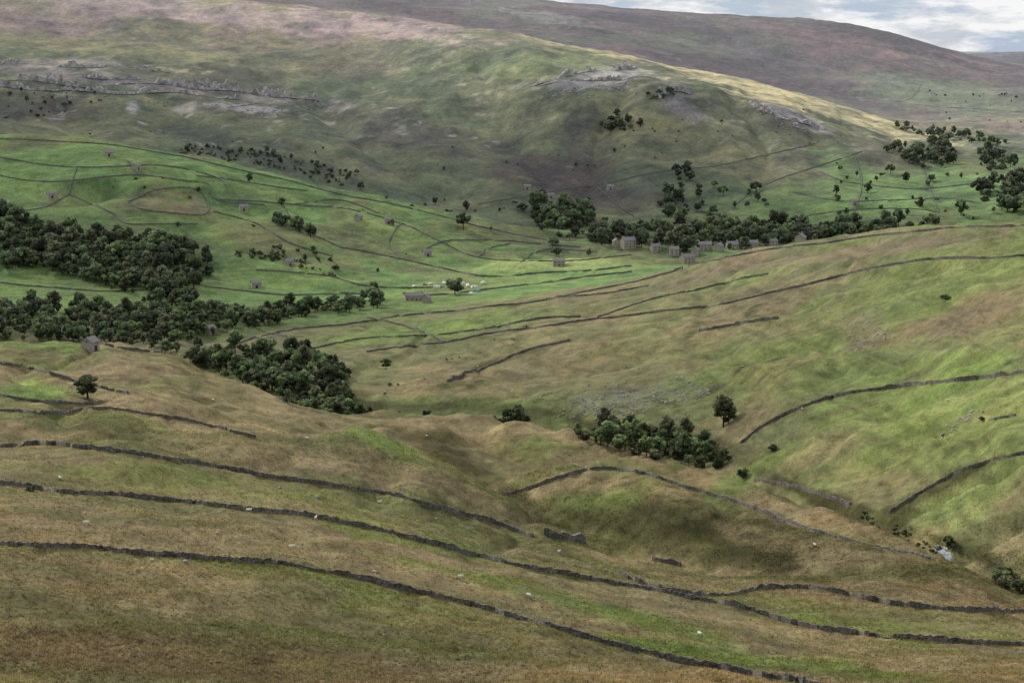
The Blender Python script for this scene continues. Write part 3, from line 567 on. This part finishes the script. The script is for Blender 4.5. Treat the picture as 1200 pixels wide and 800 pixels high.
# ------------------------------------------------------------ tussocks
N=150000
mask=(PU>-80)&(PU<1280)&(PV<830)&(Y>240)&(Y<680)
wgt=np.where(mask,1/(Y/300)**1.1,0)[:-1,:-1].ravel()
wgt=wgt*(0.3+sst(.4,.65,n2[:-1,:-1].ravel()));wgt/=wgt.sum();ci=rng.choice(len(wgt),N,p=wgt);r_,c_=np.divmod(ci,NU-1)
fr=rng.random(N);fcx=rng.random(N)
def bl(a):
    a00=a[r_,c_];a01=a[r_,c_+1];a10=a[r_+1,c_];a11=a[r_+1,c_+1]
    if a.ndim==3: f1,f2=fr[:,None],fcx[:,None]
    else: f1,f2=fr,fcx
    return (a00*(1-f2)+a01*f2)*(1-f1)+(a10*(1-f2)+a11*f2)*f1
P0=np.stack([bl(X),bl(Y),bl(Z)],-1);CC=bl(C)
nb=4;ang=rng.random((N,nb))*6.283;hh=rng.uniform(.16,.5,(N,1))*rng.uniform(.7,1.2,(N,nb));rad=.16
bx=P0[:,None,0]+np.cos(ang)*rad;by=P0[:,None,1]+np.sin(ang)*rad;bz=np.repeat(P0[:,2:3],nb,1)-.05
tx=bx+np.cos(ang)*hh*.5;ty=by+np.sin(ang)*hh*.5;wx=-np.sin(ang)*.11;wy=np.cos(ang)*.11
tv=np.stack([np.stack([bx-wx,by-wy,bz],-1),np.stack([bx+wx,by+wy,bz],-1),np.stack([tx,ty,bz+hh],-1)],2).reshape(-1,3)
lum=rng.uniform(1.0,2.2,(N,1,1,1))
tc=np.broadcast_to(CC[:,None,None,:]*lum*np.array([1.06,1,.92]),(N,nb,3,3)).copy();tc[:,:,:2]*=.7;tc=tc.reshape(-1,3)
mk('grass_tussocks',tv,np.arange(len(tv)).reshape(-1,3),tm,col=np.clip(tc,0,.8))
# ------------------------------------------------------------ light, clouds
EL=math.radians(35);AZ=math.radians(-44)
sd=np.array([math.sin(AZ)*math.cos(EL),math.cos(AZ)*math.cos(EL),math.sin(EL)])
sl=bpy.data.lights.new('sun','SUN');sl.energy=5;sl.angle=math.radians(.5);sl.color=(1,.95,.88);so=link(bpy.data.objects.new('sun',sl))
so.rotation_euler=Vector(sd).to_track_quat('Z','Y').to_euler()
gx=np.arange(-11000,9001,110.);gyy=np.arange(-1500,16001,110.);GX,GY=np.meshgrid(gx,gyy);GZ=1700+(fbm(GX/900,GY/900,201,4)-.5)*500
tt=(GZ+60)/sd[2];TX=GX-sd[0]*tt;TY=GY-sd[1]*tt;TU=600+F*TX/np.maximum(TY,50)
nz_=fbm(TX/500,TY/500,211,4)
dn=np.where(TY<1500,.25,.42)+.7*(nz_-.5)
def lit(u0,d0,ru,rd,s):
    global dn
    dn=dn-s*np.exp(-((TU-u0)/ru)**2-((TY-d0)/rd)**2)*(.7+.8*nz_)
lit(880,3600,280,240,1.6);lit(600,4000,180,260,1.);lit(280,4150,260,300,1.);lit(900,6500,400,900,.4);lit(1150,5000,250,900,.35);lit(400,2050,260,260,.3);lit(650,2000,200,170,.6);lit(1100,2800,160,400,.3)
lit(1100,800,300,250,.3);lit(720,800,200,60,.3);dn+= .7*np.exp(-((TY-2980)/380)**2)*(TU<820);dn+=.45*np.exp(-((TY-600)/70)**2-((TU-830)/150)**2);dn+=.3*np.exp(-((TY-1100)/200)**2)*np.exp(-((TU-450)/300)**2);dn+=.5*np.exp(-((TY-6500)/900)**2)*(TU>500)*(nz_>.45)
dn=np.clip(dn,0,.93)
gi=np.arange(GX.size).reshape(GX.shape);gf=np.stack([gi[:-1,:-1],gi[:-1,1:],gi[1:,1:],gi[1:,:-1]],-1).reshape(-1,4)
cm=bpy.data.materials.new('cloud');cm.use_nodes=True;nt=cm.node_tree;nt.nodes.clear()
o_=nt.nodes.new('ShaderNodeOutputMaterial');t_=nt.nodes.new('ShaderNodeBsdfTransparent');d_=nt.nodes.new('ShaderNodeBsdfTranslucent');d_.inputs[0].default_value=(.92,.92,.93,1)
mx=nt.nodes.new('ShaderNodeMixShader');a_=nt.nodes.new('ShaderNodeAttribute');a_.attribute_name='Col'
nt.links.new(a_.outputs['Fac'],mx.inputs[0]);nt.links.new(t_.outputs[0],mx.inputs[1]);nt.links.new(d_.outputs[0],mx.inputs[2]);nt.links.new(mx.outputs[0],o_.inputs[0])
mk('cloud_shade_sheet',np.stack([GX,GY,GZ],-1).reshape(-1,3),gf,cm,smooth=True,col=np.repeat(dn.reshape(-1,1),3,1))  # cloud sheet out of view, density shaped to sun and shade chosen ground
w=bpy.data.worlds.new('World');scene.world=w;w.use_nodes=True;nt=w.node_tree;bg=nt.nodes['Background'];bg.inputs[1].default_value=.088
sky=nt.nodes.new('ShaderNodeTexSky');sky.sky_type='NISHITA';sky.sun_disc=False;sky.sun_elevation=EL;sky.sun_rotation=AZ
tc_=nt.nodes.new('ShaderNodeTexCoord');mp=nt.nodes.new('ShaderNodeMapping');mp.inputs['Scale'].default_value=(11,11,48);nt.links.new(tc_.outputs['Generated'],mp.inputs[0])
mb=nt.nodes.new('ShaderNodeMix');mb.data_type='RGBA';mb.inputs[0].default_value=.8;nt.links.new(sky.outputs[0],mb.inputs[6]);mb.inputs[7].default_value=(5.,6.4,8.4,1)
nn=noise(nt,mp.outputs[0],1.3,7,.6);fa=mrange(nt,nn.outputs[0],.42,.52,.05,1);n5_=noise(nt,mp.outputs[0],2.4,6,.6)
cr=nt.nodes.new('ShaderNodeValToRGB');cr.color_ramp.elements[0].position=.38;cr.color_ramp.elements[1].position=.56;cr.color_ramp.elements[0].color=(6.6,7.0,7.6,1);cr.color_ramp.elements[1].color=(10.6,10.6,10.6,1);nt.links.new(n5_.outputs[0],cr.inputs[0])
mxx=nt.nodes.new('ShaderNodeMix');mxx.data_type='RGBA';nt.links.new(fa,mxx.inputs[0]);nt.links.new(mb.outputs[2],mxx.inputs[6]);nt.links.new(cr.outputs[0],mxx.inputs[7]);nt.links.new(mxx.outputs[2],bg.inputs[0])
scene.view_settings.view_transform='Standard';scene.view_settings.look='None';scene.view_settings.exposure=0
cd=bpy.data.cameras.new('camera');cd.sensor_width=36;cd.lens=36*F/1200;cd.clip_end=60000;cd.clip_start=.5;co=link(bpy.data.objects.new('camera',cd));co.rotation_euler=(math.pi/2-PITCH,0,0);scene.camera=co
print('rows',NR,'cols',NU)
